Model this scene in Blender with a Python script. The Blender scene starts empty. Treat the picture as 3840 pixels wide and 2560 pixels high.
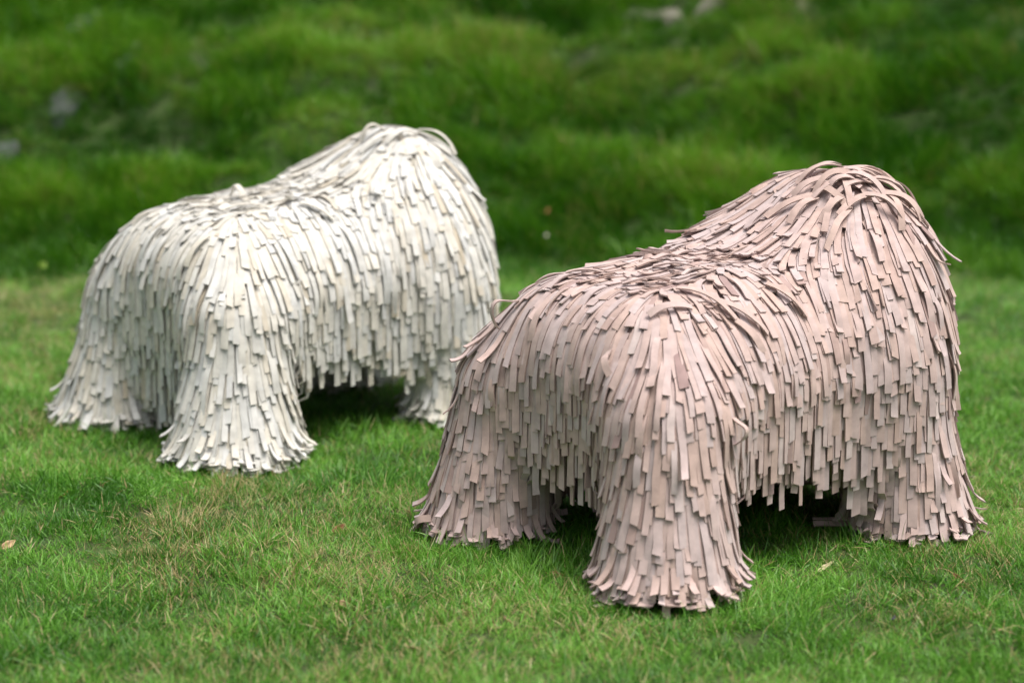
import bpy, math
import numpy as np
from mathutils import Vector, Matrix
from mathutils.bvhtree import BVHTree

scene = bpy.context.scene
col = scene.collection
rng = np.random.default_rng(7)

# ------------------------------------------------------------------ camera, sky, sun, exposure
F_PX, PITCH, CAM_H = 8430.9, 0.2014, 1.1          # focal length in photo pixels (3840 wide), tilt down, height
cd = bpy.data.cameras.new("camera")
cd.sensor_width = 36.0
cd.lens = F_PX / 3840 * 36.0
cd.clip_start, cd.clip_end = 0.05, 2000
cd.dof.use_dof = True
cd.dof.focus_distance = 3.82
cd.dof.aperture_fstop = 2.4
cam = bpy.data.objects.new("camera", cd)
col.objects.link(cam)
cam.location = (0, 0, CAM_H)
cam.rotation_euler = (math.pi / 2 - PITCH, 0, 0)
scene.camera = cam

SUN_EL, SUN_AZ = math.radians(70), math.radians(125)   # azimuth clockwise from +Y
w = bpy.data.worlds.new("World")
scene.world = w
w.use_nodes = True
nt = w.node_tree
bg = nt.nodes["Background"]
sky = nt.nodes.new("ShaderNodeTexSky")
sky.sky_type = 'NISHITA'
sky.sun_disc = False
sky.sun_elevation = SUN_EL
sky.sun_rotation = SUN_AZ
sky.air_density = 1.0
sky.dust_density = 6.0
sky.ozone_density = 1.0
hs = nt.nodes.new("ShaderNodeHueSaturation")            # cloud cover: a greyer sky
hs.inputs["Saturation"].default_value = 0.35
nt.links.new(sky.outputs[0], hs.inputs["Color"])
nt.links.new(hs.outputs[0], bg.inputs[0])
bg.inputs[1].default_value = 0.088
sl = bpy.data.lights.new("sun", 'SUN')
sl.energy = 1.5
sl.angle = math.radians(35)
sl.color = (1.0, 0.93, 0.84)
sun = bpy.data.objects.new("sun", sl)
col.objects.link(sun)
sd = Vector((math.sin(SUN_AZ) * math.cos(SUN_EL), math.cos(SUN_AZ) * math.cos(SUN_EL), math.sin(SUN_EL)))
sun.rotation_euler = (-sd).to_track_quat('-Z', 'Y').to_euler()
scene.view_settings.view_transform = 'Standard'
scene.view_settings.look = 'None'
scene.view_settings.exposure = 1.0
scene.view_settings.gamma = 1.0
scene.view_settings.use_curve_mapping = False
scene.render.engine = 'CYCLES'
scene.cycles.use_denoising = True
scene.cycles.max_bounces = 8
scene.cycles.transparent_max_bounces = 4
scene.cycles.sample_clamp_indirect = 6

# ------------------------------------------------------------------ helpers
K = 3840 / 2352.0                                  # my pixel readings are on a 2352 px wide view


def ray(px, py):
    u, v = (px * K - 1920) / F_PX, (1280 - py * K) / F_PX
    c, s = math.cos(PITCH), math.sin(PITCH)
    d = np.array([u, c + v * s, -s + v * c])
    return np.array([0, 0, CAM_H]), d / np.linalg.norm(d)


def link_mesh(name, verts, faces, mats, parent=None):
    me = bpy.data.meshes.new(name)
    me.from_pydata(verts, [], faces)
    for m in mats:
        me.materials.append(m)
    o = bpy.data.objects.new(name, me)
    col.objects.link(o)
    if parent:
        o.parent = parent
    return o


def props(o, **k):
    for a, b in k.items():
        o[a] = b
    return o


def hash2(ix, iy, seed):
    h = (ix.astype(np.int64) * 374761393 + iy.astype(np.int64) * 668265263 + seed * 1442695041) & 0x7fffffff
    h = ((h ^ (h >> 13)) * 1274126177) & 0x7fffffff
    return ((h ^ (h >> 16)) & 0xffff) / 65535.0


def vnoise(x, y, seed=0):
    x = np.asarray(x, float); y = np.asarray(y, float)
    ix, iy = np.floor(x), np.floor(y)
    fx, fy = x - ix, y - iy
    fx = fx * fx * (3 - 2 * fx); fy = fy * fy * (3 - 2 * fy)
    a = hash2(ix, iy, seed); b = hash2(ix + 1, iy, seed)
    c = hash2(ix, iy + 1, seed); d = hash2(ix + 1, iy + 1, seed)
    return (a * (1 - fx) + b * fx) * (1 - fy) + (c * (1 - fx) + d * fx) * fy


def fbm(x, y, seed=0, octv=3):
    t = 0; a = .5; s = 0
    for i in range(octv):
        t = t + a * vnoise(x * 2 ** i, y * 2 ** i, seed + i); s += a; a *= .5
    return t / s


def sstep(a, b, x):
    t = np.clip((x - a) / (b - a), 0, 1)
    return t * t * (3 - 2 * t)


# ------------------------------------------------------------------ materials
def new_mat(name):
    m = bpy.data.materials.new(name)
    m.use_nodes = True
    n = m.node_tree
    return m, n, n.nodes["Principled BSDF"]


def suede(name, shades, edge, grain=900):
    m, n, p = new_mat(name)
    at = n.nodes.new("ShaderNodeAttribute"); at.attribute_name = "tint"
    rp = n.nodes.new("ShaderNodeValToRGB")
    e = rp.color_ramp.elements
    e[0].position, e[0].color = 0.0, (*shades[0], 1)
    e[1].position, e[1].color = 1.0, (*shades[-1], 1)
    for i, c in enumerate(shades[1:-1]):
        x = e.new((i + 1) / (len(shades) - 1)); x.color = (*c, 1)
    n.links.new(at.outputs["Fac"], rp.inputs[0])
    tc = n.nodes.new("ShaderNodeTexCoord")
    no = n.nodes.new("ShaderNodeTexNoise"); no.inputs["Scale"].default_value = 46; no.inputs["Detail"].default_value = 4
    n.links.new(tc.outputs["Object"], no.inputs["Vector"])
    mr = n.nodes.new("ShaderNodeMapRange"); mr.inputs["From Min"].default_value = 0.25; mr.inputs["From Max"].default_value = 0.75; mr.inputs["To Min"].default_value = 0.80; mr.inputs["To Max"].default_value = 1.16
    n.links.new(no.outputs["Fac"], mr.inputs["Value"])
    ng = n.nodes.new("ShaderNodeTexNoise"); ng.inputs["Scale"].default_value = grain; ng.inputs["Detail"].default_value = 2
    n.links.new(tc.outputs["Object"], ng.inputs["Vector"])
    mg = n.nodes.new("ShaderNodeMapRange"); mg.inputs["To Min"].default_value = 0.88; mg.inputs["To Max"].default_value = 1.1
    n.links.new(ng.outputs["Fac"], mg.inputs["Value"])
    mu = n.nodes.new("ShaderNodeMath"); mu.operation = 'MULTIPLY'
    n.links.new(mr.outputs[0], mu.inputs[0]); n.links.new(mg.outputs[0], mu.inputs[1])
    mx = n.nodes.new("ShaderNodeMix"); mx.data_type = 'RGBA'; mx.blend_type = 'MULTIPLY'; mx.inputs["Factor"].default_value = 1
    n.links.new(rp.outputs[0], mx.inputs["A"]); n.links.new(mu.outputs[0], mx.inputs["B"])
    ct = n.nodes.new("ShaderNodeAttribute"); ct.attribute_name = "cut"          # raw cut edge of the leather, darkened to paint shadow lines between strips
    mc = n.nodes.new("ShaderNodeMix"); mc.data_type = 'RGBA'
    n.links.new(ct.outputs["Fac"], mc.inputs["Factor"])
    n.links.new(mx.outputs["Result"], mc.inputs["A"]); mc.inputs["B"].default_value = (*edge, 1)
    n.links.new(mc.outputs["Result"], p.inputs["Base Color"])
    p.inputs["Roughness"].default_value = 0.85
    p.inputs["Specular IOR Level"].default_value = 0.2
    p.inputs["Sheen Weight"].default_value = 0.15
    bp = n.nodes.new("ShaderNodeBump"); bp.inputs["Strength"].default_value = 0.25; bp.inputs["Distance"].default_value = 0.0006
    n.links.new(ng.outputs["Fac"], bp.inputs["Height"]); n.links.new(bp.outputs[0], p.inputs["Normal"])
    return m


PINK = suede("pink_suede", [(.33, .23, .22), (.51, .375, .33), (.525, .40, .375), (.495, .405, .40), (.585, .485, .465)], (0.13, 0.082, 0.066))
WHITE = suede("white_suede", [(.50, .44, .345), (.605, .572, .50), (.62, .605, .56), (.55, .555, .545), (.665, .66, .635)], (0.17, 0.15, 0.12))


def plain(name, colr, rough=0.8, var=0.25, scale=30.0):
    m, n, p = new_mat(name)
    tc = n.nodes.new("ShaderNodeTexCoord")
    no = n.nodes.new("ShaderNodeTexNoise"); no.inputs["Scale"].default_value = scale; no.inputs["Detail"].default_value = 5
    n.links.new(tc.outputs["Object"], no.inputs["Vector"])
    rp = n.nodes.new("ShaderNodeValToRGB"); e = rp.color_ramp.elements
    e[0].position, e[0].color = .3, (*[c * (1 - var) for c in colr], 1)
    e[1].position, e[1].color = .7, (*[min(1, c * (1 + var)) for c in colr], 1)
    n.links.new(no.outputs["Fac"], rp.inputs[0]); n.links.new(rp.outputs[0], p.inputs["Base Color"])
    p.inputs["Roughness"].default_value = rough
    bp = n.nodes.new("ShaderNodeBump"); bp.inputs["Strength"].default_value = .3; bp.inputs["Distance"].default_value = .004
    n.links.new(no.outputs["Fac"], bp.inputs["Height"]); n.links.new(bp.outputs[0], p.inputs["Normal"])
    return m


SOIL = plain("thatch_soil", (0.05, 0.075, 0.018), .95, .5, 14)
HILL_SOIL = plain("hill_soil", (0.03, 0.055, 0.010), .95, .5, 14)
PINK_CORE = plain("pink_backing_cloth", (0.36, 0.25, 0.22), .95)
WHITE_CORE = plain("white_backing_cloth", (0.45, 0.42, 0.36), .95)


def grass_mat(name, ga, gb, gc, straw_a, straw_b):
    m, n, p = new_mat(name)
    a1 = n.nodes.new("ShaderNodeAttribute"); a1.attribute_name = "shade"
    a2 = n.nodes.new("ShaderNodeAttribute"); a2.attribute_name = "chance"
    a3 = n.nodes.new("ShaderNodeAttribute"); a3.attribute_name = "dry"; a3.attribute_type = 'INSTANCER'
    a4 = n.nodes.new("ShaderNodeAttribute"); a4.attribute_name = "lush_light"; a4.attribute_type = 'INSTANCER'  # lushness; on the hill also painted light and shade
    a5 = n.nodes.new("ShaderNodeAttribute"); a5.attribute_name = "along"
    rp = n.nodes.new("ShaderNodeValToRGB"); e = rp.color_ramp.elements
    e[0].position, e[0].color = 0, (*ga, 1)
    e[1].position, e[1].color = 1, (*gc, 1)
    x = e.new(.5); x.color = (*gb, 1)
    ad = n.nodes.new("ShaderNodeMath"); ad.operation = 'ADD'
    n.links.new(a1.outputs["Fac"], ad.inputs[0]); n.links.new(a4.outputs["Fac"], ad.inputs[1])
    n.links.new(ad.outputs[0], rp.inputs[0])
    sr = n.nodes.new("ShaderNodeMix"); sr.data_type = 'RGBA'
    sr.inputs["A"].default_value = (*straw_a, 1); sr.inputs["B"].default_value = (*straw_b, 1)
    n.links.new(a1.outputs["Fac"], sr.inputs["Factor"])
    lt = n.nodes.new("ShaderNodeMath"); lt.operation = 'LESS_THAN'
    n.links.new(a2.outputs["Fac"], lt.inputs[0]); n.links.new(a3.outputs["Fac"], lt.inputs[1])
    mx = n.nodes.new("ShaderNodeMix"); mx.data_type = 'RGBA'
    n.links.new(lt.outputs[0], mx.inputs["Factor"])
    n.links.new(rp.outputs[0], mx.inputs["A"]); n.links.new(sr.outputs["Result"], mx.inputs["B"])
    n.links.new(mx.outputs["Result"], p.inputs["Base Color"])
    p.inputs["Roughness"].default_value = 0.42
    p.inputs["Specular IOR Level"].default_value = 0.5
    tr = n.nodes.new("ShaderNodeBsdfTranslucent")
    n.links.new(mx.outputs["Result"], tr.inputs["Color"])
    ms = n.nodes.new("ShaderNodeMixShader"); ms.inputs[0].default_value = 0.35
    out = n.nodes["Material Output"]
    n.links.new(p.outputs[0], ms.inputs[1]); n.links.new(tr.outputs[0], ms.inputs[2])
    n.links.new(ms.outputs[0], out.inputs[0])
    return m


LAWN_GRASS = grass_mat("lawn_grass_blades", (0.040, 0.155, 0.009), (0.097, 0.29, 0.018), (0.205, 0.45, 0.058),
                       (0.36, 0.27, 0.11), (0.56, 0.47, 0.25))
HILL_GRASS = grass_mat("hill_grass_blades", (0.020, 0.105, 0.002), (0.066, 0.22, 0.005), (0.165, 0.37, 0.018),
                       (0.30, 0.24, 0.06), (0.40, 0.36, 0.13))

# ------------------------------------------------------------------ terrain
SEATS = {'pink': (0.3263, 3.8005, 0.6866), 'white': (-0.4685, 4.6413, 0.7061)}
LEG_A, LEG_B = 0.30, 0.237
GROUND = -0.016


def seat_legs(key):
    x, y, t = SEATS[key]
    D = np.array([math.cos(t), math.sin(t)]); L = np.array([-math.sin(t), math.cos(t)])
    return [np.array([x, y]) + sa * LEG_A * D + sb * LEG_B * L for sa in (-1, 1) for sb in (-1, 1)]


def foot(x):
    return 6.45 + 0.16 * np.sin(x * 2.1 + .4) + 0.10 * np.sin(x * 5.3 + 1.0)


def height(x, y):
    x = np.asarray(x, float); y = np.asarray(y, float)
    und = (fbm(x * 2.2, y * 2.2, 11) - .5) * .05
    near = np.ones_like(x + y)
    for k in SEATS:
        for l in seat_legs(k):
            near = near * sstep(.12, .35, np.hypot(x - l[0], y - l[1]))
    s = np.maximum(y - foot(x), 0)
    ramp = .56 * (np.sqrt(s * s + .22) - .469)
    top = 2.6
    ramp = top * (1 - np.exp(-ramp / top * 1.15))
    k = sstep(0.0, .5, s)
    lump = np.abs(fbm(x * 2.3 + 3, y * 2.3 * 1.25, 31, 2) - .5) * 2
    lump2 = fbm(x * 3.6, y * 6.0, 41, 2) - .5
    big = fbm(x * .9, y * 1.2, 51, 2) - .5
    ledge = .028 * np.sin((ramp + .10 * (big)) * 2 * math.pi / .36)
    fade = 1 - sstep(9.5, 13, y)
    return GROUND + und * near * (1 - k * .6) + ramp + k * fade * (.07 * (.35 - lump) + .11 * lump2 + .14 * big + ledge)


def build_ground():
    def grade(lo, hi, fine_lo, fine_hi, step, grow):
        g = list(np.arange(fine_lo, fine_hi + 1e-6, step))
        s = step; v = g[-1]
        while v < hi:
            s *= grow; v += s; g.append(v)
        s = step; v = g[0]; pre = []
        while v > lo:
            s *= grow; v -= s; pre.append(v)
        return np.array(pre[::-1] + g)
    xs = grade(-400, 400, -4, 4, .05, 1.35)
    # rows: t<0 lawn (from y=-300 to the foot), t>0 hill
    yl = grade(-300, 6.4, 1.6, 6.4, .05, 1.35)
    yl = yl[yl < 6.41] - 6.4
    yh = grade(0, 500, 0, 4, .045, 1.3)
    yh = yh[yh >= 0]
    def sheet(name, rows, mat):
        X, T = np.meshgrid(xs, rows)
        wgt = np.exp(-np.maximum(np.abs(X) - 4, 0) / 3)
        Y = T + 6.4 + (foot(X) - 6.4) * np.where(T < 0, np.exp(T / 1.5), np.exp(-T / 3.)) * 1
        Z = height(X, Y)
        V = np.stack([X, Y, Z], -1).reshape(-1, 3)
        nr, nc = X.shape
        i = np.arange(nr * nc).reshape(nr, nc)
        Fc = np.stack([i[:-1, :-1], i[:-1, 1:], i[1:, 1:], i[1:, :-1]], -1).reshape(-1, 4)
        o = link_mesh(name, V.tolist(), Fc.tolist(), [mat])
        o.data.polygons.foreach_set("use_smooth", [True] * len(Fc))
        o["kind"] = "structure"
        return o
    yl = np.unique(np.append(yl, 0.0))
    lawn = sheet("lawn", yl, SOIL)
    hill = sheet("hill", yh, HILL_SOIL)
    return lawn, hill


build_ground()


def on_ground(px, py):
    """world point where the view ray of a photo position meets the terrain"""
    o, d = ray(px, py)
    t = 2.0
    for i in range(4000):
        p = o + d * t
        if p[2] < float(height(p[0], p[1])):
            break
        t += .004
    return p


# ------------------------------------------------------------------ grass
unlinked = bpy.data.collections.new("grass_tufts_source")
unlinked_hill = bpy.data.collections.new("hill_tufts_source")


def make_tuft(name, nbl, rad, lmin, lmax, wmin, wmax, lean_lo, lean_hi, mat, target, seed, comb=0.0):
    r = np.random.default_rng(seed)
    seg = 4
    V = []; Fc = []; sh = []; ch = []
    for b in range(nbl):
        q = rad * math.sqrt(r.random()); a = r.random() * 2 * math.pi
        base = np.array([q * math.cos(a), q * math.sin(a), -.006])
        L = r.uniform(lmin, lmax) * (1 - .25 * q / rad); wd = r.uniform(wmin, wmax)
        az = r.random() * 2 * math.pi
        hd = np.array([math.cos(az), math.sin(az), 0])
        hd = hd + comb * np.array([1, .2, 0]); hd /= np.linalg.norm(hd)
        side = np.array([-hd[1], hd[0], 0])
        tw = r.uniform(-.9, .9)
        th = math.radians(r.uniform(lean_lo, lean_hi)); dth = math.radians(r.uniform(5, 55)) / seg
        p = base.copy(); n0 = len(V)
        for s in range(seg + 1):
            f = s / seg
            d = hd * math.sin(th) + np.array([0, 0, 1]) * math.cos(th)
            up = np.cross(side, d)
            ww = side * math.cos(tw * f) + up * math.sin(tw * f)
            wv = wd * (1 - f ** 1.6) * .5 + .00008
            if s < seg:
                V += [p - ww * wv, p + ww * wv]
            else:
                V += [p]
            p = p + d * L / seg
            th = min(th + dth, 1.95)
        for s in range(seg - 1):
            i = n0 + 2 * s
            Fc.append((i, i + 1, i + 3, i + 2))
        i = n0 + 2 * (seg - 1)
        Fc.append((i, i + 1, i + 2))
        sh += [r.random()] * (2 * seg + 1); ch += [r.random()] * (2 * seg + 1)
    me = bpy.data.meshes.new(name)
    me.from_pydata([tuple(v) for v in V], [], Fc)
    me.materials.append(mat)
    me.polygons.foreach_set("use_smooth", [True] * len(Fc))
    for nm, arr in (("shade", sh), ("chance", ch)):
        at = me.attributes.new(nm, 'FLOAT', 'POINT')
        at.data.foreach_set("value", np.array(arr, np.float32))
    o = bpy.data.objects.new(name, me)
    target.objects.link(o)


for i in range(9):
    make_tuft("lawn_tuft", 46, .032, .020, .044, .0010, .0020, 15, 75, LAWN_GRASS, unlinked, 100 + i)
for i in range(3):      # longer wispy tufts
    make_tuft("lawn_tuft", 32, .020, .035, .070, .0008, .0016, 15, 70, LAWN_GRASS, unlinked, 140 + i, comb=.7)
for i in range(7):
    make_tuft("hill_tuft", 48, .045, .05, .11, .0016, .0030, 5, 65, HILL_GRASS, unlinked_hill, 200 + i, comb=.6)


def scatter_object(name, pts, rot, scale, idx, dry, lush_light, source):
    me = bpy.data.meshes.new(name)
    n = len(pts)
    me.vertices.add(n)
    me.vertices.foreach_set("co", np.asarray(pts, np.float32).ravel())
    for nm, ty, arr in (("rot", 'FLOAT_VECTOR', rot), ("size", 'FLOAT', scale), ("pick", 'INT', idx),
                        ("dry", 'FLOAT', dry), ("lush_light", 'FLOAT', lush_light)):
        at = me.attributes.new(nm, ty, 'POINT')
        if ty == 'FLOAT_VECTOR':
            at.data.foreach_set("vector", np.asarray(arr, np.float32).ravel())
        elif ty == 'INT':
            at.data.foreach_set("value", np.asarray(arr, np.int32))
        else:
            at.data.foreach_set("value", np.asarray(arr, np.float32))
    o = bpy.data.objects.new(name, me)
    col.objects.link(o)
    g = bpy.data.node_groups.new(name + "_nodes", 'GeometryNodeTree')
    g.interface.new_socket("Geometry", in_out='INPUT', socket_type='NodeSocketGeometry')
    g.interface.new_socket("Geometry", in_out='OUTPUT', socket_type='NodeSocketGeometry')
    N = g.nodes
    gi, go = N.new("NodeGroupInput"), N.new("NodeGroupOutput")
    ci = N.new("GeometryNodeCollectionInfo")
    ci.inputs["Collection"].default_value = source
    ci.inputs["Separate Children"].default_value = True
    ci.inputs["Reset Children"].default_value = True
    ip = N.new("GeometryNodeInstanceOnPoints")
    ip.inputs["Pick Instance"].default_value = True
    def na(nm, ty):
        a = N.new("GeometryNodeInputNamedAttribute"); a.data_type = ty
        a.inputs["Name"].default_value = nm
        return a
    ar, asz, ap = na("rot", 'FLOAT_VECTOR'), na("size", 'FLOAT'), na("pick", 'INT')
    er = N.new("FunctionNodeEulerToRotation")
    g.links.new(gi.outputs[0], ip.inputs["Points"])
    g.links.new(ci.outputs[0], ip.inputs["Instance"])
    g.links.new(ap.outputs["Attribute"], ip.inputs["Instance Index"])
    g.links.new(ar.outputs["Attribute"], er.inputs[0])
    g.links.new(er.outputs[0], ip.inputs["Rotation"])
    g.links.new(asz.outputs["Attribute"], ip.inputs["Scale"])
    g.links.new(ip.outputs[0], go.inputs[0])
    md = o.modifiers.new("scatter", 'NODES')
    md.node_group = g
    o["kind"] = "stuff"
    return o


# straw-coloured and lush patches read off the photo (centre, half-sizes in photo view pixels, strength)
DRY_SPOTS = [(520, 1130, 55, 35, .75), (545, 1095, 60, 25, .6), (440, 1205, 90, 30, .55), (350, 1215, 70, 26, .4), (420, 1325, 55, 45, .8),
             (790, 1305, 70, 32, .6), (690, 1330, 110, 30, .4), (840, 1330, 40, 30, .4), (470, 1250, 110, 24, .35),
             (1420, 1465, 90, 30, .5), (1640, 1450, 60, 40, .35), (60, 690, 90, 30, .6), (110, 800, 70, 40, .5),
             (30, 870, 60, 30, .5), (120, 730, 90, 22, .6), (1900, 1310, 40, 12, .3), (1180, 1420, 90, 25, .3), (250, 1290, 90, 30, .25),
             (1000, 1540, 300, 40, .35), (300, 1060, 70, 25, .3), (2200, 640, 80, 20, .3), (1420, 1520, 60, 30, .3)]
LUSH_SPOTS = [(620, 1450, 60, 40, -.5), (905, 1380, 60, 40, -.35), (1280, 1130, 60, 40, -.3), (1000, 1260, 120, 30, -.3),
              (60, 1120, 120, 60, -.25), (250, 1010, 120, 40, -.3), (1900, 1240, 160, 50, -.2), (2080, 1320, 120, 40, -.2),
              (1700, 1500, 120, 40, -.2), (300, 1120, 90, 30, -.2)]


def spots(x, y, lst):
    """sum of soft elliptic patches lying on the ground"""
    t = np.zeros_like(x)
    for (px, py, rx, ry, s) in lst:
        c = on_ground(px, py)
        ex = abs(on_ground(px + rx, py)[0] - c[0]) + .01
        ey = abs(on_ground(px, py - ry)[1] - c[1]) + .01
        q = ((x - c[0]) / ex) ** 2 + ((y - c[1]) / ey) ** 2
        q = q * (.7 + .6 * fbm(x * 14, y * 9, 77, 2))
        t = t + .42 * s * np.exp(-q * .9)
    return t


def lawn_grass():
    pts = []
    for (y0, y1, hw, dens) in ((1.5, 2.6, 1.6, 1700), (2.6, 4.2, 1.8, 2300), (4.2, 5.3, 2.1, 1700), (5.3, 7.0, 2.8, 1200)):
        n = int((y1 - y0) * 2 * hw * dens)
        pts.append(np.stack([rng.uniform(-hw, hw, n), rng.uniform(y0, y1, n)], -1))
    for (x0, x1) in ((-6, -2.0), (2.0, 6)):
        n = int(4 * 5 * 160)
        pts.append(np.stack([rng.uniform(x0, x1, n), rng.uniform(1.5, 6.7, n)], -1))
    for k in SEATS:                                   # longer grass left standing round the feet
        for l in seat_legs(k):
            a = rng.uniform(0, 6.283, 110); q = rng.uniform(.10, .19, 110)
            pts.append(np.stack([l[0] + q * np.cos(a), l[1] + q * np.sin(a)], -1))
    P = np.concatenate(pts)
    x, y = P[:, 0], P[:, 1]
    keep = y < foot(x) + .05 + .5 * rng.random(len(x)) ** 2.5
    for k in SEATS:
        for l in seat_legs(k):
            keep &= np.hypot(x - l[0], y - l[1]) > .098
    x, y = x[keep], y[keep]
    n = len(x)
    z = height(x, y)
    clump = fbm(x * 7, y * 7, 5, 2)
    size = (.62 + .72 * clump) * rng.uniform(.75, 1.25, n)
    far = np.abs(x) > 2.8
    size = np.where(far, size * 2, size)
    dry = .06 + .17 * sstep(.5, .75, fbm(x * 3.2, y * 2.4, 21, 3)) + spots(x, y, DRY_SPOTS)
    ls = spots(x, y, LUSH_SPOTS)
    lush_light = (fbm(x * 2.6, y * 2.6, 61, 3) - .5) * .9 + (fbm(x * 8, y * 8, 63, 2) - .5) * 1.1 + ls + rng.normal(0, .07, n)
    size = size * (1 - .45 * ls)
    dry = np.clip(dry + ls * .6, 0.03, .9)
    idx = np.where(rng.random(n) < .10 + .5 * np.clip(dry - .3, 0, .6), rng.integers(9, 12, n), rng.integers(0, 9, n))
    rot = np.stack([rng.normal(0, .16, n) + (fbm(x * 3, y * 3, 93, 2) - .5) * 1.3, rng.normal(0, .16, n) + (fbm(x * 3, y * 3, 97, 2) - .5) * 1.3, rng.uniform(0, 6.283, n)], -1)
    wind = rng.normal(.6, .8, n) + 2 * fbm(x * 2, y * 2, 91, 2)
    rot[:, 2] = np.where(idx >= 9, wind, rot[:, 2])
    o = scatter_object("lawn_grass", np.stack([x, y, z], -1), rot, size, idx, dry, lush_light, unlinked)
    return o


def hill_grass():
    pts = []
    for (y0, y1, hw, dens) in ((5.9, 7.6, 2.6, 1500), (7.6, 9.2, 3.0, 1300), (9.2, 11, 4, 260)):
        n = int((y1 - y0) * 2 * hw * dens)
        pts.append(np.stack([rng.uniform(-hw, hw, n), rng.uniform(y0, y1, n)], -1))
    for (x0, x1) in ((-8, -2.6), (2.6, 8)):
        n = int(5.4 * 5 * 150)
        pts.append(np.stack([rng.uniform(x0, x1, n), rng.uniform(6.3, 11.3, n)], -1))
    P = np.concatenate(pts)
    x, y = P[:, 0], P[:, 1]
    k = y > foot(x) - .02 - .35 * rng.random(len(x)) ** 3 + .25 * rng.random(len(x)) ** 2
    x, y = x[k], y[k]
    n = len(x)
    z = height(x, y)
    e = .03
    gx = (height(x + e, y) - height(x - e, y)) / (2 * e); gy = (height(x, y + e) - height(x, y - e)) / (2 * e)
    clump = fbm(x * 4.5, y * 5, 15, 2)
    size = (.62 + .8 * sstep(.25, .75, clump)) * rng.uniform(.75, 1.2, n)
    wide = (np.abs(x) > 2.8) | (y > 9.2)
    size = np.where(wide, size * 1.8, size)
    ridge = z - .25 * (height(x + .15, y) + height(x - .15, y) + height(x, y + .15) + height(x, y - .15))  # height above neighbours; paints lit crests and shaded hollows into the blades
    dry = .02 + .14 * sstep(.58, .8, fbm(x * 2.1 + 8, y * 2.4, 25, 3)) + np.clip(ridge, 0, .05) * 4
    lush_light = (fbm(x * 1.6, y * 2.2, 66, 3) - .5) * .9 + np.clip(ridge * 14, -.5, .5) + .30 * (sstep(.25, .75, clump) - .5) + rng.normal(0, .08, n) - .10 * sstep(.6, 1.8, x)  # last term paints the hill's shady right side darker
    yb = on_ground(900, 115)[1]
    dry = dry + .25 * np.exp(-((y - yb) / .10) ** 2) * sstep(-1.4, -.6, x) * (1 - sstep(.2, 1.3, x))  # light on the terrace lip painted in as straw blades
    lush_light = lush_light + .25 * np.exp(-((y - yb) / .14) ** 2) * (1 - sstep(.3, 1.5, x))  # same lit lip painted in as paler green
    tilt = np.clip(np.stack([gy, -gx], -1), -1.0, 1.0) * .75
    sweep = -1.57 + .9 * (x < 0) * -1 + (fbm(x * 1.5, y * 1.5, 88, 2) - .5) * 2.5 + rng.normal(0, .5, n)      # blades fall downhill
    rot = np.stack([tilt[:, 0] + rng.normal(0, .15, n), tilt[:, 1] + rng.normal(0, .15, n), sweep], -1)
    idx = rng.integers(0, 7, n)
    return scatter_object("hill_grass", np.stack([x, y, z], -1), rot, size, idx, np.clip(dry, .02, .85), lush_light, unlinked_hill)


lawn_grass()
hill_grass()

# ------------------------------------------------------------------ fringed seats
def smin(a, b, k):
    h = np.clip(.5 + .5 * (b - a) / k, 0, 1)
    return b * (1 - h) + a * h - k * h * (1 - h)


def rbox(P, c, h, r):
    q = np.abs(P - np.array(c)) - (np.array(h) - r)
    return np.linalg.norm(np.maximum(q, 0), axis=-1) + np.minimum(q.max(-1), 0) - r


def ell(P, c, r):
    r = np.array(r); q = P - np.array(c)
    k0 = np.linalg.norm(q / r, axis=-1); k1 = np.linalg.norm(q / (r * r), axis=-1)
    return k0 * (k0 - 1) / np.maximum(k1, 1e-9)


HEAD = {'pink': ((.294, -.014, .400), (.150, .232, .197), .14), 'white': ((.280, 0, .395), (.142, .212, .187), .14)}


def sdf(P, key):
    d = rbox(P, (.008, 0, .286), (.318, .255, .142), .141)
    d = smin(d, rbox(P, (-.07, 0, .343), (.225, .175, .085), .08), .08)
    flare = .014 if key == 'pink' else .034
    d = smin(d, rbox(P, (.04, 0, .350), (.17, .17, .09), .085), .08)
    zb = np.clip(1 - np.maximum(P[..., 2], 0) / .20, 0, 1) ** 1.5
    for sx in (-1, 1):
        for sy in (-1, 1):
            big = 1.0 if (sx, sy) == (-1, -1) else .96
            a = np.array([sx * (LEG_A + .004), sy * (LEG_B + .004), -.10]); b = np.array([sx * (LEG_A - (.043 if sx < 0 else .040)), sy * (LEG_B - (.040 if sx < 0 else .035)), .245])
            ab = b - a
            h = np.clip(((P - a) @ ab) / (ab @ ab), 0, 1)
            dl = np.linalg.norm(P - a - h[..., None] * ab, axis=-1) - (.093 + flare * zb) * big
            d = smin(d, dl, .075)
    c, r, k = HEAD[key]
    d = smin(d, ell(P, c, r), k)
    if key == 'pink':
        d = smin(d, rbox(P, (.205, 0, .272), (.128, .230, .168), .12), .11)
        d = smin(d, rbox(P, (.27, .03, .22), (.055, .19, .165), .05), .05)      # low hanging front, added to darken the arch under the body
        d = smin(d, rbox(P, (.0, .19, .22), (.24, .05, .145), .05), .05)         # far side let down, added to shut out the lit lawn behind
    else:
        d = smin(d, rbox(P, (.205, 0, .29), (.128, .236, .15), .12), .11)
        d = smin(d, rbox(P, (-.22, .01, .235), (.085, .20, .155), .08), .06)
    return d


def grad(P, key, e=.004):
    ks = np.array([[1, -1, -1], [-1, -1, 1], [-1, 1, -1], [1, 1, 1]], float)
    g = sum(k * sdf(P + k * e, key)[..., None] for k in ks)
    return g / np.maximum(np.linalg.norm(g, axis=-1, keepdims=True), 1e-9)


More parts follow.
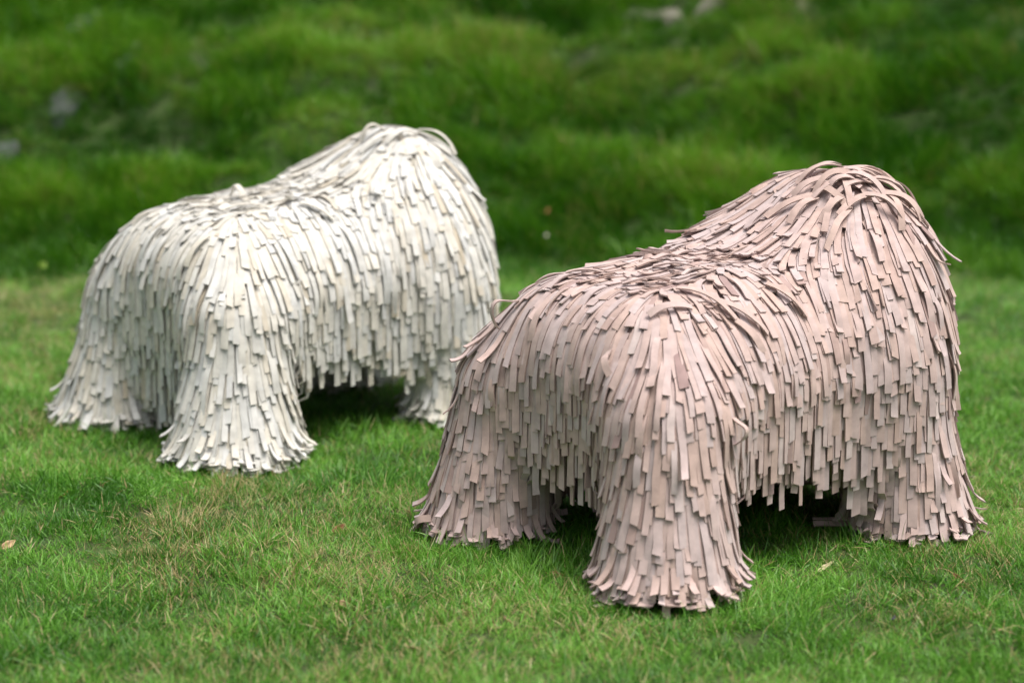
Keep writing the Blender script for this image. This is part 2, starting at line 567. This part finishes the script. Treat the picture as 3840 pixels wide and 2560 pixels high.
def surface_net(key, h=.022):
    """a closed mesh of the seat's stuffed body"""
    lo = np.array([-.52, -.46, -.02]); hi = np.array([.56, .46, .68])
    nx, ny, nz = [int(math.ceil(v)) + 1 for v in (hi - lo) / h]
    gx, gy, gz = np.meshgrid(np.arange(nx), np.arange(ny), np.arange(nz), indexing='ij')
    G = lo + np.stack([gx, gy, gz], -1) * h
    S = np.maximum(sdf(G, key) , .004 - G[..., 2])
    ins = S < 0
    c = np.zeros((nx - 1, ny - 1, nz - 1), int)
    for i in (0, 1):
        for j in (0, 1):
            for k in (0, 1):
                c += ins[i:nx - 1 + i, j:ny - 1 + j, k:nz - 1 + k]
    act = (c > 0) & (c < 8)
    ids = -np.ones(act.shape, int)
    cell = np.argwhere(act)
    ids[act] = np.arange(len(cell))
    V = lo + (cell + .5) * h
    for it in range(4):
        s = np.maximum(sdf(V, key), .004 - V[:, 2])
        gg = grad(V, key)
        gg = np.where((.004 - V[:, 2] > sdf(V, key))[:, None], np.array([0, 0, -1.0]), gg)
        V = V - gg * s[:, None]
    Fc = []
    for ax in range(3):
        sl0 = [slice(None)] * 3; sl1 = [slice(None)] * 3
        sl0[ax] = slice(0, -1); sl1[ax] = slice(1, None)
        cr = ins[tuple(sl0)] != ins[tuple(sl1)]
        u, v = [(1, 2), (2, 0), (0, 1)][ax]
        for e in np.argwhere(cr):
            if e[u] == 0 or e[v] == 0 or e[u] >= act.shape[u] or e[v] >= act.shape[v] or e[ax] >= act.shape[ax]:
                continue
            q = []
            for du, dv in ((-1, -1), (0, -1), (0, 0), (-1, 0)):
                k = e.copy(); k[u] += du; k[v] += dv
                q.append(ids[tuple(k)])
            if min(q) < 0:
                continue
            if not ins[tuple(e)]:
                q = q[::-1]
            Fc.append(q)
    return V, np.array(Fc)


NSEG = 11


def walk(key, P0, D0, L, off0, off1, lift, grav, curl, r, floor, wob):
    """lead every strip along the body: down by gravity, over the layer beneath, off overhangs, out along the ground"""
    n = len(P0)
    g = grad(P0, key)
    p = P0 + g * off0[:, None]
    d = D0 - (D0 * g).sum(-1, keepdims=True) * g
    d /= np.maximum(np.linalg.norm(d, axis=-1, keepdims=True), 1e-9)
    nr = g.copy()
    path = [p.copy()]; norm = [nr.copy()]
    ds = L / NSEG
    down = np.array([0, 0, -1.0])
    yaw = r.normal(0, .4, n); rise = np.where(r.random(n) < .22, r.uniform(0, .6, n), 0)
    phase = r.uniform(0, 6.28, n); fr = r.uniform(1, 2.6, n)
    for s in range(1, NSEG + 1):
        t = s / NSEG
        off = off0 + (off1 - off0) * t ** .8 + lift * math.sin(math.pi * t) + curl * t ** 4
        phi = sdf(p, key); g = grad(p, key)
        near = phi < off + .03
        tang = down - (down * g).sum(-1, keepdims=True) * g
        tn = np.linalg.norm(tang, axis=-1, keepdims=True)
        hang = (g[:, 2] < -.12) | ~near
        flow = np.where(hang[:, None], down, tang / np.maximum(tn, .15))
        onfloor = p[:, 2] <= floor + .001
        out = g.copy(); out[:, 2] = 0
        out /= np.maximum(np.linalg.norm(out, axis=-1, keepdims=True), 1e-6)
        out = out + np.cross(out, np.array([0, 0, 1.0])) * yaw[:, None] + np.array([0, 0, 1.0]) * rise[:, None]
        flow = np.where(onfloor[:, None], out, flow)
        gr = np.where(hang | onfloor, .6, grav)[:, None]
        side = np.cross(d, nr)
        d = d * (1 - gr) + flow * gr + side * (wob * np.sin(phase + fr * t * 6.28))[:, None]
        d /= np.maximum(np.linalg.norm(d, axis=-1, keepdims=True), 1e-9)
        q = p + d * ds[:, None]
        phi = sdf(q, key); g = grad(q, key)
        push = np.clip(off - phi, 0, .045)
        pull = np.where((g[:, 2] > -.12) & (phi > off) & near, .9 * (phi - off), 0)
        q = q + g * (push - pull)[:, None]
        q[:, 2] = np.maximum(q[:, 2], floor)
        d = q - p
        d /= np.maximum(np.linalg.norm(d, axis=-1, keepdims=True), 1e-9)
        nn = np.where((near & (g[:, 2] > -.2))[:, None], g, nr)
        onfloor = q[:, 2] <= floor + .001
        nn = np.where(onfloor[:, None], np.array([0, 0, 1.0]) * .7 + nn * .3, nn)
        nr = nr * .35 + nn * .65
        nr = nr - (nr * d).sum(-1, keepdims=True) * d
        nr /= np.maximum(np.linalg.norm(nr, axis=-1, keepdims=True), 1e-9)
        p = q
        path.append(p.copy()); norm.append(nr.copy())
    return np.stack(path, 1), np.stack(norm, 1)


def ribbons(path, norm, wid, th, twist, skew):
    """(n, rings, 4, 3) corner points of the strips"""
    d = np.gradient(path, axis=1)
    d /= np.maximum(np.linalg.norm(d, axis=-1, keepdims=True), 1e-9)
    nn = norm - (norm * d).sum(-1, keepdims=True) * d
    nn /= np.maximum(np.linalg.norm(nn, axis=-1, keepdims=True), 1e-9)
    sd_ = np.cross(d, nn)
    t = np.linspace(0, 1, path.shape[1])[None, :, None]
    a = twist[:, None, None] * t ** 1.5
    s2 = sd_ * np.cos(a) + nn * np.sin(a)
    n2 = nn * np.cos(a) - sd_ * np.sin(a)
    W = (wid / 2)[:, None, None]; T = (th / 2)[:, None, None]
    C = np.stack([path - s2 * W - n2 * T, path + s2 * W - n2 * T, path + s2 * W + n2 * T, path - s2 * W + n2 * T], 2)
    sk = (skew * wid)[:, None]
    C[:, -1, 0] -= d[:, -1] * sk; C[:, -1, 3] -= d[:, -1] * sk
    C[:, -1, 1] += d[:, -1] * sk; C[:, -1, 2] += d[:, -1] * sk
    return C


_R = NSEG + 1
_f = [(0, 3, 2, 1)]
_cut = [1]
for s in range(NSEG):
    a, b = 4 * s, 4 * (s + 1)
    for k in range(4):
        _f.append((a + k, a + (k + 1) % 4, b + (k + 1) % 4, b + k))
        _cut.append(1 if k in (1, 3) else 0)
e_ = 4 * NSEG
_f.append((e_, e_ + 1, e_ + 2, e_ + 3)); _cut.append(1)
RF = np.array(_f); RCUT = np.array(_cut, np.float32)


def strips_mesh(name, C, tint, mat):
    n = len(C)
    V = C.reshape(-1, 3)
    Fc = (RF[None] + (np.arange(n) * _R * 4)[:, None, None]).reshape(-1, 4)
    me = bpy.data.meshes.new(name)
    me.vertices.add(len(V)); me.vertices.foreach_set("co", V.astype(np.float32).ravel())
    me.loops.add(len(Fc) * 4); me.loops.foreach_set("vertex_index", Fc.astype(np.int32).ravel())
    me.polygons.add(len(Fc)); me.polygons.foreach_set("loop_start", np.arange(0, len(Fc) * 4, 4, dtype=np.int32))
    me.update(calc_edges=True)
    a = me.attributes.new("tint", 'FLOAT', 'FACE'); a.data.foreach_set("value", np.repeat(tint, len(RF)).astype(np.float32))
    c = me.attributes.new("cut", 'FLOAT', 'FACE'); c.data.foreach_set("value", np.tile(RCUT * .5, n).astype(np.float32))
    me.polygons.foreach_set("use_smooth", np.ones(len(Fc), bool))
    me.set_sharp_from_angle(angle=math.radians(42))
    me.materials.append(mat)
    return me


def poisson(P, rad):
    cell = {}
    keep = []
    inv = 1 / rad
    for i, p in enumerate(P):
        k = (int(p[0] * inv // 1), int(p[1] * inv // 1), int(p[2] * inv // 1))
        ok = True
        for a in (-1, 0, 1):
            for b in (-1, 0, 1):
                for c in (-1, 0, 1):
                    for j in cell.get((k[0] + a, k[1] + b, k[2] + c), ()):
                        q = P[j]
                        if (q[0] - p[0]) ** 2 + (q[1] - p[1]) ** 2 + (q[2] - p[2]) ** 2 < rad * rad:
                            ok = False
                            break
                    if not ok: break
                if not ok: break
            if not ok: break
        if ok:
            cell.setdefault(k, []).append(i); keep.append(i)
    return np.array(keep)


def to_local(key, pw):
    x, y, t = SEATS[key]
    c, s = math.cos(t), math.sin(t)
    q = pw - np.array([x, y, 0])
    return np.stack([c * q[..., 0] + s * q[..., 1], -s * q[..., 0] + c * q[..., 1], q[..., 2]], -1)


def dir_local(key, v):
    t = SEATS[key][2]; c, s = math.cos(t), math.sin(t)
    v = np.asarray(v, float)
    return np.array([c * v[0] + s * v[1], -s * v[0] + c * v[1], v[2]])


def on_body(key, px, py):
    o, d = ray(px, py)
    ol, dl = to_local(key, o), dir_local(key, d)
    t = 2.0
    for i in range(200):
        s = float(sdf((ol + dl * t)[None], key)[0]) - .012
        t += s * .8
        if s < .0005:
            break
    return ol + dl * t


def seat(key, label, mat, core_mat, seed, loops, extra):
    r = np.random.default_rng(seed)
    x, y, t = SEATS[key]
    root = bpy.data.objects.new("fringed_seat", None)
    col.objects.link(root)
    root.location = (x, y, 0); root.rotation_euler = (0, 0, t)
    props(root, label=label, category="seat", group="fringed animal-shaped seats on the lawn")
    V, Fc = surface_net(key)
    body = link_mesh("body", V.tolist(), Fc.tolist(), [core_mat], root)
    body.data.polygons.foreach_set("use_smooth", [True] * len(Fc))
    # roots of the strips
    A, B_, Cc, Dd = (V[Fc[:, i]] for i in range(4))
    ar = .5 * np.linalg.norm(np.cross(Cc - A, Dd - B_), axis=-1)
    pick = r.choice(len(Fc), 46000, p=ar / ar.sum())
    u, v = r.random((46000, 1)), r.random((46000, 1))
    P = (A[pick] * (1 - u) + B_[pick] * u) * (1 - v) + (Dd[pick] * (1 - u) + Cc[pick] * u) * v
    g = grad(P, key)
    P = P - g * sdf(P, key)[:, None]
    ok = (P[:, 2] > .028) & (g[:, 2] > -.45)
    P = P[ok]; P = P[poisson(P, .0122)]
    n = len(P)
    g = grad(P, key)
    tang = np.array([0, 0, -1.0]) - g * (-g[:, 2:3])
    flat = sstep(.75, .97, g[:, 2])[:, None]
    bias = np.array([-.45, -.14, 0]) + r.normal(0, .07, (n, 3))
    D = tang * (1 - .5 * flat) + flat * bias
    D /= np.maximum(np.linalg.norm(D, axis=-1, keepdims=True), 1e-6)
    ang = r.normal(0, .11, n) + flat[:, 0] * r.normal(0, .25, n)
    crown = (P[:, 2] > (.50 if key == 'pink' else .56)) & (r.random(n) < .5)
    ang = ang + np.where(crown, r.normal(0, .45, n), 0)
    sd_ = np.cross(g, D)
    D = D * np.cos(ang)[:, None] + sd_ * np.sin(ang)[:, None]
    L = r.uniform(.075, .145, n)
    L = np.where(flat[:, 0] > .5, r.uniform(.045, .08, n), L)
    L = np.where(crown, r.uniform(.08, .14, n), L)
    L = np.minimum(L, P[:, 2] * 1.0 + np.where(r.random(n) < .68, r.uniform(-.02, .02, n), r.uniform(.03, .075, n)))
    L = np.maximum(L, .025)
    off0 = r.uniform(.001, .004, n)
    off1 = off0 + r.uniform(.0045, .0115, n) * (1 - .6 * flat[:, 0])
    curl = np.where(r.random(n) < .16, r.uniform(.002, .007, n), r.uniform(-.001, .002, n))
    low = (P[:, 2] < .13) & (r.random(n) < (.30 if key == 'pink' else .42))
    curl = np.where(low, r.uniform(.006, .026, n), curl)
    curl = np.where(r.random(n) < .004, r.uniform(.014, .028, n), curl)
    lift = np.where(r.random(n) < .05, r.uniform(.003, .008, n), 0)
    floor = r.uniform(-.012, .016, n)

    path, norm = walk(key, P, D, L, off0, off1, lift, np.full(n, .42), curl, r, floor, r.normal(0, .04, n))
    wid = r.normal(.0123, .0015, n); th = r.uniform(.0018, .0026, n)
    C = [ribbons(path, norm, wid, th, r.normal(0, .16, n) + np.where(r.random(n) < .06, r.normal(0, .8, n), 0), r.normal(0, .09, n))]
    tint = [np.clip(r.normal(.5, .2, n) + .25 * (fbm(P[:, 0] * 9 + 5, (P[:, 1] + P[:, 2]) * 9 + 5, seed, 2) - .5), 0, 1)]
    # loose strips that loop up from the crown and the back
    m = len(loops)
    lp = np.array([on_body(key, a, b) for a, b, *_ in loops])
    lp = lp - grad(lp, key) * sdf(lp, key)[:, None]
    ang = np.array([q[2] for q in loops])
    ld = np.array([dir_local(key, (math.cos(math.radians(a)), 0, math.sin(math.radians(a)))) for a in ang])
    ld = ld + dir_local(key, (0, -.25, 0))
    ll = np.array([q[3] for q in loops]); lh = np.array([q[4] for q in loops])
    path, norm = walk(key, lp, ld, ll, np.full(m, .012), np.full(m, .014), lh, np.full(m, .05), np.array([q[6] if len(q) > 6 else 0. for q in loops]), r, np.full(m, .004), r.normal(0, .06, m))
    C.append(ribbons(path, norm, r.normal(.0122, .0008, m), np.full(m, .0022), np.array([q[5] for q in loops]), r.normal(0, .1, m)))
    tint.append(r.uniform(.2, .55, m))
    C = np.concatenate(C); tint = np.concatenate(tint)
    return root, C, tint, mat, V, Fc


def crown_loops(cx, cy, sx, sy, n, seed):
    r = np.random.default_rng(seed)
    out = []
    for i in range(n):
        a = r.uniform(-sx, sx)
        out.append((cx + a, cy + r.uniform(0, 1) * sy + abs(a) * .16, r.uniform(-180, 180), r.uniform(.06, .12), r.uniform(.004, .017), r.normal(0, .5)))
    return out


PINK_LOOPS = crown_loops(1940, 378, 110, 75, 34, 3) + [
    (1555, 660, -18, .115, .006, .3), (1190, 690, 150, .08, .03, 0), (1430, 650, 20, .08, .005, .6), (1650, 690, 10, .10, .004, .4),
    (1760, 650, -20, .09, .005, .5), (1690, 735, -30, .07, .004, -.4), (1500, 610, 10, .08, .004, .5), (1400, 805, -60, .05, .012, .9),
    (1685, 960, -80, .06, .022, .2), (1950, 480, -110, .11, .010, .8), (2108, 478, -40, .06, 0, .2, .022), (2130, 560, -60, .05, 0, .3, .018), (1098, 775, -125, .06, 0, .2, .022), (962, 1150, 160, .06, .02, .3), (968, 1172, 200, .05, .015, .5), (990, 1190, 170, .06, .015, .6), (1300, 625, 30, .07, .004, .2), (1590, 705, 150, .08, .004, .6)]
WHITE_LOOPS = crown_loops(945, 292, 20, 12, 3, 9) + [
    (885, 298, 175, .07, .020, 0), (530, 447, 0, .06, .020, 0), (420, 470, 10, .09, .006, .3), (480, 540, -130, .08, .006, .5),
    (690, 465, 0, .08, .004, .4), (600, 470, 170, .08, .006, .2), (440, 570, -120, .07, .006, .2)]

built = [seat('pink', "dusty pink animal-shaped seat covered in leather strips, nearer one with a tousled crown", PINK, PINK_CORE, 21, PINK_LOOPS, []),
         seat('white', "off-white animal-shaped seat covered in leather strips, standing behind the pink one", WHITE, WHITE_CORE, 22, WHITE_LOOPS, [])]

# which strips show largest: the 300 of each seat become parts of their own, the rest one fringe
allV, allF, owner = [], [], []
base = 0
for si, (root, C, tint, mat, V, Fc) in enumerate(built):
    M = np.array(Matrix.Translation(root.location) @ root.rotation_euler.to_matrix().to_4x4())
    W = C.reshape(-1, 3) @ M[:3, :3].T + M[:3, 3]
    F4 = (RF[None] + (np.arange(len(C)) * _R * 4)[:, None, None]).reshape(-1, 4)
    allV.append(W); allF.append(F4 + base); base += len(W)
    owner.append(np.stack([np.full(len(F4), si), np.repeat(np.arange(len(C)), len(RF))], -1))
allV = np.concatenate(allV); allF = np.concatenate(allF); owner = np.concatenate(owner)
bvh = BVHTree.FromPolygons(allV.tolist(), allF.tolist())
counts = [np.zeros(len(b[1]), int) for b in built]
org = Vector((0, 0, CAM_H))
for py in np.arange(270, 1430, 4.6):
    for px in np.arange(90, 2260, 4.6):
        d = ray(px, py)[1]
        h = bvh.ray_cast(org, Vector(d))
        if h[2] is not None:
            a, b = owner[h[2]]
            counts[a][b] += 1
for si, (root, C, tint, mat, V, Fc) in enumerate(built):
    order = np.argsort(-counts[si], kind='stable')
    big = order[:300]
    rest = np.setdiff1d(np.arange(len(C)), big)
    fr = bpy.data.objects.new("fringe", strips_mesh("fringe", C[rest], tint[rest], mat))
    col.objects.link(fr); fr.parent = root; fr["kind"] = "stuff"
    for i in big:
        o = bpy.data.objects.new("strip", strips_mesh("strip", C[i:i + 1], tint[i:i + 1], mat))
        col.objects.link(o); o.parent = root

# ------------------------------------------------------------------ fallen leaves and bits on the lawn
def leaf_mesh(name, length, width, curl, fold, mat, seed, stem=True):
    r = np.random.default_rng(seed)
    ns, nw = 8, 4
    top = []
    for i in range(ns + 1):
        t = i / ns
        hw = width * .5 * (math.sin(math.pi * min(1, t * .96 + .02)) ** .75) * (1.15 - .35 * t)
        for j in range(nw + 1):
            q = j / nw * 2 - 1
            top.append((length * (t - .5), q * hw + r.normal(0, .0004),
                        curl * ((t - .5) ** 2) * 4 + fold * abs(q) * hw / width * 2 + r.normal(0, .0005)))
    V = top + [(a, b, c - .0005) for a, b, c in top]
    n = len(top); Fc = []
    W = nw + 1
    for i in range(ns):
        for j in range(nw):
            a = i * W + j
            Fc.append((a, a + W, a + W + 1, a + 1))
            Fc.append((n + a, n + a + 1, n + a + W + 1, n + a + W))
    rim = [j for j in range(W)] + [i * W + nw for i in range(1, ns + 1)] + [ns * W + j for j in range(nw - 1, -1, -1)] + [i * W for i in range(ns - 1, 0, -1)]
    for a, b in zip(rim, rim[1:] + rim[:1]):
        Fc.append((a, b, n + b, n + a))
    o = link_mesh(name, V, Fc, [mat])
    o.data.polygons.foreach_set("use_smooth", [True] * len(Fc))
    if stem:
        sv = []; sf = []
        for i in range(4):
            t = i / 3
            for k in range(3):
                a = k * 2.094
                sv.append((-length * .48 - t * length * .3, .0006 * math.cos(a), curl + .0006 * math.sin(a) + .003 * t * t))
        for i in range(3):
            for k in range(3):
                sf.append((3 * i + k, 3 * i + (k + 1) % 3, 3 * i + 3 + (k + 1) % 3, 3 * i + 3 + k))
        link_mesh("stalk", sv, sf, [mat], o)
    return o


BROWN = plain("brown_leaf", (0.22, 0.10, 0.045), .7, .35, 120)
TAN = plain("tan_leaf", (0.40, 0.27, 0.15), .7, .3, 120)
ORANGE = plain("orange_leaf", (0.34, 0.13, 0.05), .7, .25, 120)
PALE = plain("pale_petal", (0.42, 0.42, 0.34), .6, .1, 120)
DARK = plain("dark_husk", (0.02, 0.018, 0.02), .6, .3, 120)
PURPLE = plain("purple_blade", (0.10, 0.055, 0.14), .6, .3, 120)
YELLOW = plain("yellow_green_leaf", (0.12, 0.20, 0.01), .6, .2, 60)
STRAW = plain("straw", (0.62, 0.53, 0.33), .7, .2, 120)

LEAVES = [("dry_leaf", 775, 1216, .028, .013, .006, .004, BROWN, 35, "brown folded dry leaf standing in the grass left of the pink seat", "leaf"),
          ("dry_leaf", 960, 1494, .030, .014, .004, .003, TAN, 25, "large tan dry leaf lying low in the front grass, below the pink seat's rear leg", "leaf"),
          ("dry_leaf", 790, 1386, .018, .012, .004, .003, TAN, -20, "small pale tan leaf scrap among the blond tufts in front", "leaf"),
          ("dry_leaf", 16, 1253, .034, .014, .006, .006, TAN, 55, "pointed tan dry leaf at the left edge of the lawn", "leaf"),
          ("dry_leaf", 152, 1136, .016, .010, .004, .003, ORANGE, 60, "small orange dry leaf in the dark green grass below the white seat", "leaf"),
          ("dry_leaf", 1050, 1250, .022, .013, .004, .003, BROWN, -10, "brown dry leaf in the shade beside the pink seat's rear foot", "leaf"),
          ("dry_leaf", 1275, 1320, .024, .012, .004, .003, BROWN, 10, "dark brown dry leaf left of the pink seat's front foot", "leaf"),
          ("dry_leaf", 1260, 487, .036, .018, .006, .006, ORANGE, 80, "orange dry leaf caught on the grassy hill between the two seats", "leaf"),
          ("dry_leaf", 1165, 1428, .022, .012, .004, .003, TAN, 140, "tan leaf scrap left of the front foot, half sunk in grass", "leaf"),
          ("dry_leaf", 2205, 1190 + 140, .03, .008, .003, .003, BROWN, -50, "thin brown leaf sliver lying in the grass at the right edge", "leaf"),
          ("fallen_petal", 2232, 1098, .022, .014, .004, .002, PALE, 40, "white fallen petal in the grass right of the pink seat", "petal"),
          ("fallen_petal", 1253, 541, .022, .010, .004, .004, PALE, 70, "white petal on the foot of the hill between the seats", "petal"),
          ("grass_husk", 1893, 1303, .038, .007, .004, .003, STRAW, 25, "frayed straw coloured grass husk under the pink seat's belly side", "husk"),
          ("dark_husk", 442, 1126, .010, .007, .002, .002, DARK, 0, "tiny black seed husk in the grass under the white seat", "husk"),
          ("purple_blade", 2053, 1418, .034, .004, .002, .002, PURPLE, 60, "purple sliver of leaf standing in the lawn at the right", "leaf"),
          ("yellow_leaf", 96, 612, .04, .022, .008, .006, YELLOW, 80, "yellow-green broad leaf at the foot of the hill, left of the white seat", "leaf")]
for i, (nm, px, py, ln, wd, cu, fo, mt, az, lab, cat) in enumerate(LEAVES):
    p = on_ground(px, py)
    o = leaf_mesh(nm, ln, wd, cu, fo, mt, 300 + i, stem=nm in ("dry_leaf",))
    lift = .006 if p[1] < 6 else .03
    dv = np.array([0, 0, CAM_H]) - p
    p = p + dv / dv[2] * lift                       # lies on the grass tips
    o.location = p
    o.rotation_euler = (math.radians((48, -35, 60)[i % 3]), math.radians((-25, 20, 8, -12)[i % 4]), math.radians(az))
    props(o, label=lab, category=cat)

# ------------------------------------------------------------------ grey stones showing through the hill turf
STONE = plain("grey_stone", (0.085, 0.09, 0.095), .85, .2, 9)
PALE_STONE = plain("pale_stone", (0.15, 0.145, 0.11), .85, .2, 9)


def stone(px0, py0, px1, py1, wide, up, mat, label, seed):
    """a long low stone bedded along the slope between two places, its top just reaching into the grass"""
    a, b = on_ground(px0, py0), on_ground(px1, py1)
    ns, nk = 12, 10
    V = []; Fc = []
    dv = (b - a)[:2]; dv = dv / np.linalg.norm(dv); sv = np.array([-dv[1], dv[0]])
    for i in range(ns + 1):
        t = i / ns
        c = a + (b - a) * t
        end = (1 - abs(2 * t - 1) ** 6) ** .5 * .9 + .1
        w_ = wide * end * (.8 + .45 * float(vnoise(t * 4 + seed, seed, seed)))
        for k in range(nk):
            q = 2 * math.pi * k / nk
            f = lambda v: math.copysign(abs(v) ** .6, v)
            x, y = c[0] + sv[0] * f(math.cos(q)) * w_ * .5, c[1] + sv[1] * f(math.cos(q)) * w_ * .5
            z = float(height(x, y)) + up * (.75 + .5 * float(vnoise(t * 6, k * .7, seed + 3))) * (end if q < math.pi else 1) if q < math.pi else float(height(x, y)) - .04
            V.append((x, y, z))
    for i in range(ns):
        for k in range(nk):
            Fc.append((i * nk + k, i * nk + (k + 1) % nk, (i + 1) * nk + (k + 1) % nk, (i + 1) * nk + k))
    Fc += [tuple(range(nk))[::-1], tuple(range(ns * nk, ns * nk + nk))]
    m = np.mean(V, axis=0)
    o = link_mesh("hill_stone", [tuple(np.array(v) - m) for v in V], Fc, [mat])
    o.location = m
    o.data.polygons.foreach_set("use_smooth", [True] * len(Fc))
    o.data.set_sharp_from_angle(angle=math.radians(50))
    props(o, label=label, category="stone", group="stones half hidden in the hill turf")
    return o


stone(150, 118, 246, 44, .07, .045, STONE, "faint grey stone high on the hill at the upper left, uppermost of the left stones", 1)
stone(262, 200, 328, 118, .07, .045, STONE, "slanting grey stone on the hill, rightmost of the left stones", 2)
stone(118, 290, 196, 222, .06, .020, STONE, "grey stone lower on the hill, behind the rump of the white seat", 3)
stone(-14, 400, 30, 336, .07, .028, STONE, "grey stone on the hill cut by the left edge of the picture", 4)
stone(1590, 44, 1950, 34, .06, .042, PALE_STONE, "long pale stone edge across the top of the hill at the right", 6)
stone(1360, 54, 1570, 46, .06, .036, PALE_STONE, "pale stone edge left of the long one at the top of the hill", 7)
